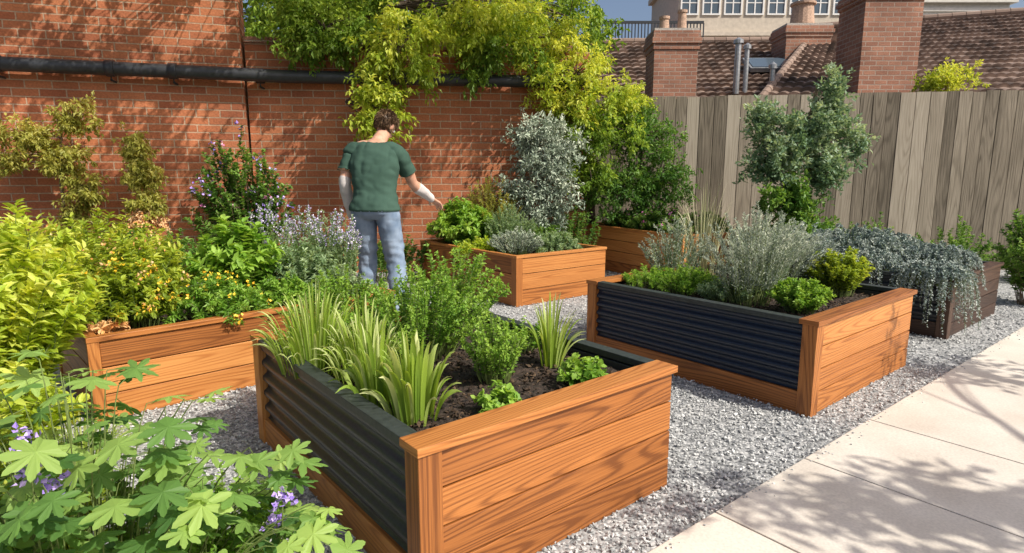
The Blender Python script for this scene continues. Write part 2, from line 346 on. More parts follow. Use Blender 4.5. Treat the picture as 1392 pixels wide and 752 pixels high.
def rocks(B,P,z,size,flat=.7,mat=0,rn=None):
    n=len(P);T=np.array([(1,0,0),(0,1,0),(-1,0,0),(0,-1,0),(0,0,1),(0,0,-1)],float)
    F=np.array([(0,1,4),(1,2,4),(2,3,4),(3,0,4),(1,0,5),(2,1,5),(3,2,5),(0,3,5)])
    V=T[None]*rng.uniform(.6,1.3,(n,6,1))+rng.normal(size=(n,6,3))*.18
    V*=rng.uniform(.55,1.0,(n,1,3))
    q=rng.normal(size=(n,4));q/=np.linalg.norm(q,axis=1,keepdims=True);w_,x,y,zz=q.T
    M=np.stack([1-2*(y*y+zz*zz),2*(x*y-zz*w_),2*(x*zz+y*w_),2*(x*y+zz*w_),1-2*(x*x+zz*zz),2*(y*zz-x*w_),2*(x*zz-y*w_),2*(y*zz+x*w_),1-2*(x*x+y*y)],-1).reshape(n,3,3)
    V=np.einsum('nij,nkj->nki',M,V)*size[:,None,None];V[...,2]*=flat
    V+=np.column_stack([P,z])[:,None]
    L=(np.arange(n)[:,None,None]*6+F[None]).ravel()
    B.add(V.reshape(-1,3),L,np.full(n*8,3),mat,np.repeat(rng.random(n) if rn is None else rn,6))
def scat(n,x0,x1,y0,y1):
    P=np.column_stack([rng.uniform(x0,x1,n),rng.uniform(y0,y1,n)])
    side=(P-E)@pn
    P=P[(side>.012)&(np.abs(P[:,0])<.9*P[:,1]+.5)]
    return P[~inpl(P,.03)]
P=np.concatenate([scat(52000,-2.6,3.2,.9,4.0),scat(28000,-2.6,5.6,4.0,8.2)])
sz=rng.uniform(.0055,.0125,len(P))*(1+.25*(P[:,1]>4))
rocks(B,P,rng.uniform(.002,.012,len(P)),sz,.75,1)
P=np.column_stack([rng.uniform(0,5.5,200),-np.abs(rng.normal(0,.035,200))]);P=E+P[:,:1]*pe1+P[:,1:]*pn
rocks(B,P,np.full(200,.026),rng.uniform(.004,.008,200),.75,1)
B.build('gravel',[GM,PEB])
m,nt,p,o=newmat('limestone_slab')
tc=N(nt,'ShaderNodeTexCoord');n=N(nt,'ShaderNodeTexNoise',Scale=2.5,Detail=8.);nt.links.new(tc.outputs['Object'],n.inputs['Vector'])
n2=N(nt,'ShaderNodeTexNoise',Scale=90.,Detail=4.);nt.links.new(tc.outputs['Object'],n2.inputs['Vector'])
r=ramp(nt,n.outputs[0],[(.3,(.60,.535,.455)),(.7,(.74,.68,.60))]);r2=ramp(nt,n2.outputs[0],[(.3,(.86,.86,.86)),(.7,(1.05,1.05,1.05))]);mm=mul(nt,r.outputs[0],r2.outputs[0])
a=N(nt,'ShaderNodeAttribute',attribute_name='rnd');r3=ramp(nt,a.outputs['Fac'],[(0,(.92,.92,.92)),(1,(1.03,1.03,1.02))]);mm2=mul(nt,mm.outputs[2],r3.outputs[0])
nt.links.new(mm2.outputs[2],p.inputs['Base Color']);p.inputs['Roughness'].default_value=.7;bump(nt,p,n2.outputs[0],.15,.003)
B=Builder();js=[-2.5,-1.78,-1.07,-.355,.36,1.075,1.79,3.4,5.0,6.6,8.2]
for i in range(len(js)-1):
    for k in range(3):
        B.box((js[i]+.004,-1.9*(k+1)+.004,-.005),(js[i+1]-.004,-1.9*k-.004,.024))
sp=B.build('stone_path',[m],loc=(E[0],E[1],0),rotz=pa)
bv=sp.modifiers.new('b','BEVEL');bv.width=.003;bv.segments=2
B=Builder();B.faces([(-2.5,-5.7,-.001),(8.2,-5.7,-.001),(8.2,0,-.001),(-2.5,0,-.001)],[(0,1,2,3)]);B.build('joint_sand',[plain('joint_sand',(.07,.06,.05),.9)],parent=sp)
# ------------------------------------------------------------------ planters
def corr(B,x,y0,y1,z0,z1,ribs,out,mat):
    nz=ribs*12+1;z=np.linspace(z0,z1,nz);ph=np.linspace(0,ribs,nz)%1
    o=np.clip(np.sin(ph*2*math.pi)*1.5,-1,1)*.011
    xx=x+out*o
    V=np.concatenate([np.column_stack([xx,np.full(nz,y0),z]),np.column_stack([xx,np.full(nz,y1),z])])
    F=[(i,i+1,nz+i+1,nz+i) if out>0 else (i,nz+i,nz+i+1,i+1) for i in range(nz-1)]
    B.faces(V,F,mat)
def planter(key,name,kind,mats,ribs=5,nb=4,post=.075,gap_dark=1):
    (p0,ang,L1,L2,h)=PL[key];B=Builder();t=.036;cap=.028;hb=h-cap
    def boards(axis,fix0,fix1,a,b,nb,z0=0.,z1=hb):
        bh=(z1-z0)/nb;outer_low=fix0<.02
        for i in range(nb):
            lo=[0,0,z0+i*bh+.0032];hi=[0,0,z0+(i+1)*bh-.0032]
            j=rng.uniform(0,.003)
            lo[axis]=a;hi[axis]=b;lo[1-axis]=fix0+(j if outer_low else 0);hi[1-axis]=fix1-(0 if outer_low else j)
            B.box(lo,hi,0,long=axis)
        lo=[0,0,z0+.01];hi=[0,0,z1-.02];lo[axis]=a;hi[axis]=b
        if outer_low: lo[1-axis]=fix1+.001;hi[1-axis]=fix1+.006
        else: lo[1-axis]=fix0-.006;hi[1-axis]=fix0-.001
        B.box(lo,hi,gap_dark)  # dark sheet added behind the boards, its colour stands in for seam shade
    for (x0,x1) in ((0,post),(L1-post,L1)):
        for (y0,y1) in ((0,post),(L2-post,L2)):
            front=(y0==0)
            if x0>0:
                B.box((x0-.05,y0+(.05 if front else -.05),0),(x1-.05,y1+(.05 if front else -.05),hb-.03),0,long=2)
            else: B.box((x0-.006,y0-(.006 if front else -.0),0),(x1,y1+(.0 if front else .006),hb),0,long=2)
    boards(0,.003,t,post+.002,L1,nb);boards(0,L2-t,L2-.003,post+.002,L1,nb)
    if kind=='metal':
        for x,sg in ((.02,1),(L1-.02,-1)):
            lo,hi=(.003,.04) if sg>0 else (L1-.04,L1-.003)
            yy0=post+.002 if sg>0 else t+.008;yy1=L2-post-.002 if sg>0 else L2-t-.008
            B.box((lo,yy0,0),(hi,yy1,.128),0,long=1)
            corr(B,x,yy0,yy1,.130,hb-.002,ribs,sg,1)
            B.box((lo+.035 if sg>0 else lo-.02,yy0,.13),(hi+.02 if sg>0 else hi-.035,yy1,hb-.01),3)
            B.box((-.006 if sg>0 else L1-.055,.096,hb-.004),(.055 if sg>0 else L1+.006,L2-.096,h-.002),2)
        B.box((-.012,-.014,hb),(L1+.012,.094,h),0,long=0);B.box((-.012,L2-.094,hb),(L1+.012,L2+.014,h),0,long=0)
    else:
        boards(1,.003,t,post+.002,L2-post-.002,nb);boards(1,L1-t,L1-.003,t+.008,L2-t-.008,nb)
        B.box((-.008,-.01,hb),(L1+.008,.05,h),0,long=0);B.box((-.008,L2-.05,hb),(L1+.008,L2+.01,h),0,long=0)
        B.box((-.008,.052,hb),(.05,L2-.052,h-.001),0,long=1);B.box((L1-.05,.052,hb),(L1+.008,L2-.052,h-.001),0,long=1)
    ob=B.build(name,mats,loc=(p0[0],p0[1],0),rotz=R(ang),smooth=[1] if kind=='metal' else False)
    bv=ob.modifiers.new('bevel','BEVEL');bv.width=.003;bv.segments=2;bv.limit_method='ANGLE';bv.angle_limit=R(60)
    nx,ny=50,60;X,Y=np.meshgrid(np.linspace(.045,L1-.045,nx),np.linspace(.045,L2-.045,ny))
    Z=np.array([h-.075+.02*noise.noise((x*4,y*4,3))+.012*noise.noise((x*17,y*17,1)) for x,y in zip(X.ravel(),Y.ravel())])
    B=Builder();idx=np.arange(nx*ny).reshape(ny,nx)
    F=np.stack([idx[:-1,:-1],idx[:-1,1:],idx[1:,1:],idx[1:,:-1]],-1).reshape(-1,4)
    B.add(np.column_stack([X.ravel(),Y.ravel(),Z]),F.ravel(),np.full(len(F),4),0)
    n=int(2800*L1*L2/1.9);P=np.column_stack([rng.uniform(.05,L1-.05,n),rng.uniform(.05,L2-.05,n)])
    rocks(B,P,h-.07+rng.uniform(-.012,.014,n),rng.uniform(.005,.016,n),.7,1)
    B.build('soil',[SOIL,CHIP],parent=ob,smooth=[0])
    return ob
DK=plain('dark_gap_backing',(.012,.010,.009),.9)  # near-black colour that paints shade into the gaps between boards
planter('A','raised_garden_bed','metal',[WOOD,METAL,RIM,METAL,DK],5,gap_dark=4)
planter('B','raised_garden_bed','metal',[WOOD,METAL2,RIM,METAL,DK],6,gap_dark=4)
planter('C','raised_garden_bed','wood',[WOOD,DK],nb=3)
planter('L','raised_garden_bed','wood',[WOOD,DK],nb=3,post=.05)
planter('D','raised_garden_bed','wood',[WOOD,DK],nb=4)
planter('E','raised_garden_bed','metal',[WOOD_D,METAL,RIM,METAL,DK],5,gap_dark=4)
def loc(key,s,t,z=None):
    (p0,a,l1,l2,h)=PL[key];a=R(a)
    return (p0[0]+s*math.cos(a)-t*math.sin(a),p0[1]+s*math.sin(a)+t*math.cos(a),h-.07 if z is None else z)
# ------------------------------------------------------------------ walls, pipe, fence
def wallbox(name,a,b,z0,z1,th,mat):
    a=np.array(a,float);b=np.array(b,float);L=np.linalg.norm(b-a);ang=math.atan2(b[1]-a[1],b[0]-a[0])
    B=Builder();B.box((0,0,z0),(L,th,z1),0,long=0,off=(0,0))
    return B.build(name,[mat],loc=(a[0],a[1],0),rotz=ang)
W0=np.array([-9.2,6.05]);W1=np.array([-3.36,7.8]);W2=np.array([1.05,8.47])
wl=wallbox('brick_house',W0,W1,-.05,5.2,.5,BRICK)
wd=W1-W0;wd/=np.linalg.norm(wd);wn=np.array([wd[1],-wd[0]])
W1b=W1+np.array([0.0,.10])
w2=wallbox('brick_garden_wall',W1b,W2,-.05,2.95,.3,BRICK)
d2=W2-W1b;l2=np.linalg.norm(d2);a2=math.atan2(d2[1],d2[0])
B=Builder()
for i in range(int(l2/.3)): B.box((i*.3+.004,-.04,2.952),((i+1)*.3-.004,.34,3.02),0,off=(i*1.7,0))
B.build('coping',[BRICK2],parent=w2)
B=Builder();zz=2.53
n1=wn*.16;dd2=d2/l2;n2_=np.array([dd2[1],-dd2[0]])*.16
pp=[W0+n1,W1+n1-wd*.2,W1+n1+wd*.05,W1b+n2_+dd2*.5,W2+n2_]
path=[]
for i in range(len(pp)-1):
    for k in range(10):
        f=k/10;q=pp[i]*(1-f)+pp[i+1]*f;path.append((q[0],q[1],zz))
path.append((pp[-1][0],pp[-1][1],zz));tubes(B,[path],.078,18,0)
for s in (3.6,4.7,5.35,6.3,7.6,9.0,10.2):
    L1_=np.linalg.norm(W1-W0)
    if s<L1_: c=W0+n1+wd*s;d=wd
    else: c=W1b+n2_+dd2*(s-L1_);d=dd2
    a=c-d*.045;b=c+d*.045
    tubes(B,[[(a[0],a[1],zz),(a[0]+d[0]*.001,a[1]+d[1]*.001,zz),(b[0],b[1],zz)]],[[.078,.092,.092]],18,0)
    tubes(B,[[(b[0],b[1],zz),(b[0]+d[0]*.001,b[1]+d[1]*.001,zz)]],[[.092,.078]],18,0)
    nn=np.array([d[1],-d[0]]);e=c-nn*.17
    tubes(B,[[(c[0],c[1],zz-.07),(c[0],c[1],zz-.13),(e[0],e[1],zz-.13)]],.014,6,0)
B.build('drain_pipe',[PIPE],smooth=True)
F0=np.array([.9,9.42]);F1=np.array([9.3,8.18]);fd=F1-F0;fl_=np.linalg.norm(fd);fa=math.atan2(fd[1],fd[0])
B=Builder();x=0;i=0
while x<fl_:
    wdt=rng.uniform(.15,.225);y=rng.uniform(-.004,.003)
    B.box((x+.0042,y,.03),(x+wdt-.0042,y+.02,2.46+rng.uniform(-.012,.010)),0,long=2)
    x+=wdt;i+=1
B.box((0,.028,2.15),(fl_,.08,2.25),0,long=0);B.box((0,.028,.5),(fl_,.08,.6),0,long=0);B.box((0,.028,1.3),(fl_,.08,1.4),0,long=0)
B.box((0,.0242,.03),(fl_,.0272,2.43),1,rnd=0,long=2)  # near-black sheet added so the fence gaps read as shaded
for k in range(5):B.box((k*2.0,.082,0),(k*2.0+.09,.17,2.4),0,long=2)
B.build('wooden_fence',[FENCE,DK],loc=(F0[0],F0[1],0),rotz=fa)
# ------------------------------------------------------------------ background buildings
def roof(B,a,b,c,d,courses,waves,mat=0):
    a,b,c,d=[np.array(v,float) for v in (a,b,c,d)]
    us=np.linspace(0,1,waves*4+1);vs=[]
    for i in range(courses): vs+=[(i+.001)/courses,(i+.5)/courses,(i+.985)/courses]
    vs=np.array(vs);U,Vv=np.meshgrid(us,vs)
    P=(a[None,None]*(1-U)[...,None]+b*U[...,None])*(1-Vv)[...,None]+(d*(1-U)[...,None]+c*U[...,None])*Vv[...,None]
    nn=np.cross(b-a,d-a);nn/=np.linalg.norm(nn)
    h=.075*(1-(Vv*courses)%1)+.035*np.abs(np.sin(U*waves*math.pi))
    P=P+nn*h[...,None]
    ci=(Vv*courses).astype(int);wi=np.minimum((U*waves).astype(int),waves-1)
    tbl=rng.random((courses+1,waves+1));rn=tbl[ci,wi]
    idx=np.arange(P.shape[0]*P.shape[1]).reshape(P.shape[:2])
    F=np.stack([idx[:-1,:-1],idx[:-1,1:],idx[1:,1:],idx[1:,:-1]],-1).reshape(-1,4)
    B.add(P.reshape(-1,3),F.ravel(),np.full(len(F),4),mat,rn.ravel())
def ridge(B,a,b,r=.12,n=20,mat=0):
    a=np.array(a,float);b=np.array(b,float)
    for i in range(n):
        p=a+(b-a)*i/n;q=a+(b-a)*(i+.97)/n
        tubes(B,[[p,q]],[[r,r*.94]],10,mat,.55+.3*rng.random())
def chimney(name,x,y,z0,z1,w_,d_,pots,cap=.3,parent=None):
    B=Builder();B.box((-w_/2,-d_/2,z0),(w_/2,d_/2,z1-cap),0,long=0,off=(0,0))
    k3=cap/3.6
    for e,a,b in ((.025,z1-cap,z1-cap+k3),(.055,z1-cap+k3,z1-cap+2*k3),(.03,z1-cap+2*k3,z1-.05)):
        B.box((-w_/2-e,-d_/2-e,a),(w_/2+e,d_/2+e,b),0,long=0,off=(0,0))
    B.box((-w_/2-.01,-d_/2-.01,z1-.05),(w_/2+.01,d_/2+.01,z1),1)
    for px,ph,pr in pots:
        tubes(B,[[(px,0,z1-.02),(px,0,z1+.06),(px,0,z1+.07),(px,0,z1+ph-.06),(px,0,z1+ph-.055),(px,0,z1+ph),(px,0,z1+ph+.001)]],[[pr*1.15,pr*1.15,pr,pr*.85,pr*1.05,pr*1.05,.8*pr]],16,2)
    return B.build(name,[BRICK2,CEM,POT],loc=(x,y,0),parent=parent)
CEM=plain('chimney_cement',(.40,.37,.33),.9);POT=plain('terracotta_pot',(.42,.28,.20),.8)
STUC=plain('beige_render',(.56,.49,.40),.9,0,4,.12,.1)
WALLP=plain('pale_render',(.62,.60,.56),.9,0,4,.1,.1)
m,nt,p,o=newmat('window_glass');p.inputs['Base Color'].default_value=(.08,.11,.14,1);p.inputs['Roughness'].default_value=.08;GLASS=m
WHITE=plain('white_paint',(.75,.74,.72),.5,0,10,.06,0)
LEAD=plain('lead_flashing',(.20,.21,.22),.5,.2,12,.2,.1)
hp=bpy.data.objects.new('tiled_roof_house',None);scene.collection.objects.link(hp)
B=Builder();roof(B,(1.6,13.2,2.3),(9.0,12.8,2.3),(10.2,18.2,5.15),(1.6,18.6,5.15),20,36);ridge(B,(1.6,18.6,5.2),(10.2,18.2,5.2),.10,26)
B.build('roof_slope',[TILE],parent=hp)
B=Builder();roof(B,(4.2,10.9,2.35),(15.5,9.8,2.35),(14.6,16.6,5.55),(9.0,18.6,5.55),22,50)
ridge(B,(4.2,10.9,2.42),(9.0,18.6,5.62),.085,30);ridge(B,(9.0,18.6,5.64),(14.6,16.6,5.64),.10,18);ridge(B,(10.9,10.3,2.42),(14.2,16.8,5.62),.10,26)
B.build('hipped_roof',[TILE],parent=hp)
B=Builder();B.box((1.6,13.3,0),(9.0,18.5,2.3),0);B.box((4.6,11.1,0),(15,16,2.3),0);B.build('walls',[BRICK2],parent=hp)
chimney('chimney_stack',3.45,13.6,1.5,4.35,.92,.8,[(-.18,.32,.11),(.2,.45,.10)],.42,hp)
chimney('chimney_stack',7.6,16.6,2.5,5.15,1.15,.9,[(0,.60,.30)],.32,hp)
chimney('chimney_stack',6.95,12.0,1.5,4.72,1.06,.9,[(-.25,.5,.12),(.22,.45,.12)],.26,hp)
B=Builder();B.box((-.62,-.40,0),(.62,.40,.10),0);B.box((-.55,-.33,.102),(.55,.33,.115),1)
sk_=B.build('skylight',[LEAD,GLASS],parent=hp,loc=(6.6,16.0,4.06));sk_.rotation_euler=(R(28),0,R(-2))
B=Builder()
for x,y,z0,z1,r_ in ((5.25,12.6,2.7,3.45,.05),(5.25,14.6,3.2,4.35,.07),(5.5,14.7,3.2,4.25,.055)):
    tubes(B,[[(x,y,z0),(x,y,z1)]],r_,12,0);tubes(B,[[(x,y,z1-.02),(x,y,z1+.06),(x,y,z1+.12)]],[[r_*1.6,r_*1.6,.01]],12,0)
B.build('roof_flues',[GREYM],parent=hp)
def building(name,x0,x1,y,d_,h,wall,rows,nw,ww,wh,z_first=1.,pitch=3.1):
    B=Builder();B.box((x0,y,0),(x1,y+d_,h),0,long=0,off=(0,0))
    sp_=(x1-x0)/nw
    for r_ in range(rows):
        z=z_first+r_*pitch
        for k in range(nw):
            cx=x0+sp_*(k+.5)
            B.box((cx-ww/2,y-.03,z),(cx+ww/2,y-.004,z+wh),1)
            for (a,b,c_,d) in ((cx-ww/2-.1,cx-ww/2,z-.1,z+wh+.1),(cx+ww/2,cx+ww/2+.1,z-.1,z+wh+.1),(cx-ww/2,cx+ww/2,z+wh,z+wh+.1),(cx-ww/2,cx+ww/2,z-.1,z)):
                B.box((a,y-.09,c_),(b,y-.002,d),2)
            B.box((cx-.04,y-.06,z),(cx+.04,y-.032,z+wh),2);B.box((cx-ww/2,y-.055,z+wh*.5-.03),(cx+ww/2,y-.0325,z+wh*.5+.03),2)
        B.box((x0-.1,y-.14,z+wh+.55),(x1+.1,y-.001,z+wh+.8),0,long=0)
    B.box((x0-.3,y-.4,h),(x1+.3,y+d_,h+.35),0,long=0)
    return B.build(name,[wall,GLASS,WHITE])
building('beige_apartment_building',11.0,22.5,42,8,14.5,STUC,4,8,1.0,1.35,z_first=2.0,pitch=3.3)
building('pale_apartment_building',24,36,46,8,13.6,WALLP,4,7,1.2,1.5,z_first=1.4,pitch=3.2)
building('glass_office_building',37,58,52,8,13.2,WALLP,5,10,1.7,1.9,z_first=.6,pitch=2.6)
building('brick_terrace_house',-4,8.6,38,8,8.4,BRICK2,2,6,1.,1.5,z_first=2,pitch=3)
B=Builder();B.box((3.6,27,0),(8.2,31,6.3),0)
for k in range(34):
    x=3.6+k*4.6/33;B.box((x-.022,27.05,6.3),(x+.022,27.10,7.75),1)
B.box((3.6,27.04,7.73),(8.2,27.12,7.84),1);B.box((3.6,27.04,6.45),(8.2,27.12,6.52),1)
B.build('roof_terrace',[STUC,PIPE])
# ------------------------------------------------------------------ trees
TM=[G_YEL,BARK,G_TREE]
tree('garden_tree',[(-3.0,9.3,0),(-2.95,9.2,2.0),(-2.75,9.1,3.4),(-2.4,9.0,5.2),(-2.1,9.0,6.5)],.20,[
 ((-1.3,8.7,3.9),(1.1,.8,.9),34,.0,2),((-.2,8.8,3.7),(1.0,.8,.9),36,.05),((.8,8.9,3.5),(.8,.8,.6),22,.05,2),((-2.4,8.6,3.6),(.8,.6,.6),26,.0,2),
 ((-1.35,7.5,2.75),(.5,.3,.5),28,.02),((-1.62,7.35,2.10),(.30,.2,.35),15,.0),((-.4,7.9,3.2),(.9,.35,.4),28,.05),((-.2,8.0,2.8),(.7,.25,.3),14,-.05,2),
 ((-2.3,7.8,3.1),(.6,.25,.32),24,.08,2),((-2.75,7.85,3.35),(.35,.2,.3),12,.05,2),
 ((-1.5,7.2,4.6),(1.5,1.2,.55),34,.1),((.6,7.0,4.4),(1.4,1.1,.5),26,.1),((-3.1,6.4,4.4),(1.2,.9,.35),26,0),((-4.5,6.1,4.6),(1.2,.8,.35),22,0),((-2.0,6.0,4.1),(.8,.6,.25),14,0),((-5.6,5.9,4.5),(.9,.6,.3),14,0)],
 115,.17,.082,.040,TM,hang=.55)
tree('acacia_tree',[(1.15,8.9,0),(1.15,8.8,1.2),(1.0,8.7,2.0),(.9,8.6,3.0)],.08,[
 ((.75,8.1,2.55),(.6,.4,.5),34,.12),((1.05,8.0,1.9),(.6,.4,.5),34,.05,2),((1.45,8.2,2.35),(.4,.35,.4),16,.05),((.45,8.3,3.1),(.5,.4,.35),16,.12),((1.0,7.9,1.4),(.4,.3,.3),14,.0,2),((.7,8.0,2.1),(.5,.3,.3),14,.15)],
 110,.14,.068,.034,TM,hang=.4)
tree('evergreen_tree',[(1.9,8.8,0),(1.9,8.8,1.2),(1.85,8.75,2.3)],.07,[
 ((1.8,8.35,1.85),(.5,.35,.45),44,.05),((2.0,8.4,1.25),(.45,.35,.5),44,.0),((1.4,8.15,1.15),(.5,.3,.4),34,0.)],
 120,.12,.055,.030,[G_MID,BARK],hang=.1)
tree('background_trees',[(-5,15,0),(-5,15,5),(-5,15,8)],.3,[((-6.5,14,4.8),(2.,1.5,2.),34,0),((-3.8,12.5,4.2),(1.6,1.2,1.6),50,0.1),((-2.2,12.0,3.8),(1.2,1.,1.2),40,.0),((-.8,13.5,4.6),(1.8,1.5,1.8),46,-.05),((1.0,14,4.0),(1.1,1,1.1),22,-.1),((-2.5,12.5,3.0),(3.,1,.8),40,-.15),((-4.0,13.0,6.0),(2.5,1,1.3),44,.1)],
 100,.30,.17,.09,[G_TREE,BARK],hang=.2)
tree('garden_tree',[(5.0,.3,0),(4.9,.35,1.4),(4.7,.5,2.4),(4.6,.6,3.2)],.09,[((3.5,.85,2.6),(.5,.25,.2),8,0),((4.2,.75,2.75),(.6,.35,.3),12,0),((5.2,2.6,2.6),(.6,.4,.2),8,0),((4.2,.1,2.7),(.6,.35,.3),8,0)],
 44,.15,.12,.05,[G_MID,BARK],hang=.2)
# ------------------------------------------------------------------ wall plants
tree('climbing_shrub',[(-5.1,6.95,0),(-5.15,6.9,.8),(-5.1,6.9,1.5),(-5.05,6.9,1.9)],.028,[
 ((-5.35,6.78,1.75),(.32,.12,.14),20,.1),((-4.9,6.9,1.95),(.25,.12,.16),16,.15),((-5.05,6.85,1.5),(.28,.12,.18),20,.05),((-5.55,6.72,1.5),(.2,.1,.12),9,.05),((-4.85,6.9,1.2),(.16,.1,.2),12,-.05),((-5.0,6.88,.9),(.15,.1,.2),10,-.1)],
 80,.085,.062,.030,[G_OLIVE,STEMW],hang=.35,twig=.004)
tree('trained_shrub',[(-4.25,7.1,0),(-4.25,7.05,.8),(-4.3,7.05,1.7)],.025,[
 ((-4.3,7.0,1.62),(.14,.1,.18),15,.1),((-4.28,7.0,1.3),(.20,.12,.2),20,.1),((-4.2,6.95,1.0),(.20,.12,.16),16,.0),((-4.22,6.9,.78),(.2,.12,.14),14,.1,2)],
 80,.08,.062,.028,[G_OLIVE,STEMW,F_ORG],hang=.5,twig=.004)
shrub('rose_bush',(-3.2,7.2,0),1.78,.72,120,80,.075,.045,[G_MID,STEMW,F_PINK,F_PURP],kind='leaf',base_r=.2,start=.35,stem_r=.006,flat=.5,ell=(1,.4),tone=.08,
      fl=([2,3],[.08,.24],9,.04,.02,.9))
shrub('wall_base_plants',(-4.0,6.3,0),.7,1.9,190,60,.07,.032,[G_MID,STEM],base_r=1.6,flat=.2,ell=(1,.25),tone=.15)
shrub('hedge_plants',(-1.9,7.3,0),.6,.9,110,60,.065,.032,[G_MID,STEM],base_r=.8,flat=.2,ell=(1,.3),tone=.1)
shrub('hedge_plants',(.35,7.75,0),.95,.85,120,70,.06,.03,[G_MID,STEM],base_r=.7,flat=.3,ell=(1,.35),tone=.1)
tree('olive_shrub',[(.40,7.75,0),(.40,7.7,.6),(.38,7.68,1.4)],.03,[
 ((.22,7.6,1.80),(.30,.25,.24),24,.05),((.58,7.65,1.68),(.28,.25,.26),22,.1),((.40,7.55,1.40),(.38,.25,.25),28,0),((.15,7.55,1.1),(.25,.2,.25),16,-.05),((.55,7.55,1.05),(.30,.2,.25),18,-.05),((.35,7.5,.75),(.35,.2,.25),18,-.1)],
 85,.11,.058,.026,[G_SILV,STEMW],hang=-.2,twig=.004)
tree('pittosporum_shrub',[(3.3,7.3,0),(3.3,7.25,.8),(3.4,7.25,1.6),(3.55,7.25,2.3)],.04,[
 ((3.72,7.2,2.2),(.12,.1,.30),16,.1),((3.62,7.15,1.8),(.26,.2,.28),28,.05),((2.95,7.15,1.85),(.20,.2,.22),18,.1),((3.25,7.1,1.70),(.3,.2,.28),26,.0),((3.0,7.0,1.4),(.3,.22,.25),28,.0),((3.5,7.0,1.35),(.34,.22,.25),30,0),((3.25,6.9,1.0),(.44,.25,.28),34,.05,2),((3.3,6.85,.6),(.45,.25,.25),28,.05,2),((3.95,7.1,1.65),(.14,.1,.22),11,.05)],
 95,.10,.055,.032,[G_PITT,STEMW,G_MID],kind='leaf',hang=-.5,twig=.004)
for x,y,h_,s_ in ((2.6,8.0,.8,.5),(4.6,7.7,.8,.5),(5.6,7.5,.75,.6),(6.6,7.4,.8,.5)):
    shrub('fence_border_plant',(x,y,0),h_,s_,60,70,.06,.03,[G_MID,STEM],base_r=.3,tone=.1)
tree('rooftop_shrub',[(6.9,9.9,0),(6.9,9.9,1.5),(6.9,9.9,2.7)],.04,[((6.7,9.9,2.8),(.3,.25,.15),14,.15),((7.1,9.9,2.85),(.3,.25,.18),14,.15)],80,.10,.06,.035,[G_YEL,STEMW],hang=0,twig=.004)
# ------------------------------------------------------------------ left side plants
shrub('golden_shrub',(-2.58,2.74,0),1.18,.58,130,80,.10,.042,[G_LIME,STEM],kind='leaf',base_r=.2,start=.2,flat=.35,stem_r=.004,fwd=.6)
shrub('golden_shrub',(-2.15,2.35,0),.58,.34,50,60,.085,.036,[G_LIME,STEM],kind='leaf',base_r=.1,start=.15,flat=.4,stem_r=.003,droop=.1,tone=-.1)
shrub('golden_shrub',(-3.9,4.2,0),1.15,.75,110,80,.09,.038,[G_LIME,STEM],kind='leaf',base_r=.25,start=.2,flat=.3)
blades('ornamental_grass',(-1.95,2.55,0),160,.30,.28,.007,[G_BLADE],base_r=.14)
shrub('yellow_perennial',(-3.3,4.75,0),.98,.6,110,70,.085,.03,[G_YEL,STEM,F_ORG],kind='leaf',base_r=.25,flat=.25,fl=(2,.2,8,.03,.015,.9))
def geranium():
    B=Builder();n=200
    c=np.array([-1.10,1.40,0]);az=rng.uniform(0,2*math.pi,n);rr=np.sqrt(rng.random(n))
    tip=c+np.stack([np.cos(az)*rr*.62,np.sin(az)*rr*.38,(.80-.44*rr**2)*rng.uniform(.5,1.1,n)],-1)
    st=c+np.stack([np.cos(az)*rr*.25,np.sin(az)*rr*.18,0*az],-1)
    t=np.linspace(0,1,8)[None,:,None];mid=st*.6+tip*.4;mid[:,2]=tip[:,2]*.85
    P=(1-t)**2*st[:,None]+2*t*(1-t)*mid[:,None]+t*t*tip[:,None]
    tubes(B,P,np.linspace(.0035,.0014,8)[None],4,1,.5)
    for k,(lo,hi) in enumerate(((.98,1.0),(.6,.9),(.35,.7))):
        f=rng.uniform(lo,hi,n)*6.99;i=f.astype(int);fr=(f-i)[:,None];pos=P[np.arange(n),i]*(1-fr)+P[np.arange(n),i+1]*fr
        d=np.stack([np.cos(az)+rng.normal(size=n)*.6,np.sin(az)+rng.normal(size=n)*.6,rng.normal(size=n)*.25-.15],-1)
        ln=rng.uniform(.045,.115,n)
        pet=pos+norm(d)*.03
        tubes(B,np.stack([pos,pet],1),.0013,3,1,.5)
        leaves(B,pet,d,norm(np.array([0,0,1.])+rv(n)*.45),ln,ln,'palm',0,np.clip(rng.random(n)*.75+.05+.25*(k==0),0,1))
    for fp in ((-1.05,1.22,.66),(-1.12,1.3,.70),(-1.02,1.25,.62),(-.60,1.45,.47),(-.64,1.5,.38),(-1.3,1.35,.6),(-.70,1.42,.28),(-.78,1.4,.45)):
        fp=np.array(fp);k=34
        tubes(B,[[fp-np.array([.03,-.03,.3]),fp]],.002,4,1,.5)
        leaves(B,fp+rng.normal(size=(k,3))*.013,norm(rv(k)+np.array([0,-.3,.4])),rv(k),.017,.015,'d',2,rng.random(k))
    B.build('geranium_plant',[G_FG,STEM,F_PURP],smooth=[1])
geranium()
shrub('foreground_foliage',(-1.55,1.5,0),.66,.42,80,60,.05,.026,[G_YEL,STEM],kind='leaf',base_r=.2,droop=.05,tone=-.05)
shrub('foreground_foliage',(-.92,1.60,0),.44,.38,90,50,.036,.018,[G_BRIGHT,STEM],base_r=.2)
shrub('foreground_foliage',(-.92,1.25,0),.42,.36,60,50,.032,.016,[G_YEL,STEM],base_r=.2,tone=-.1)
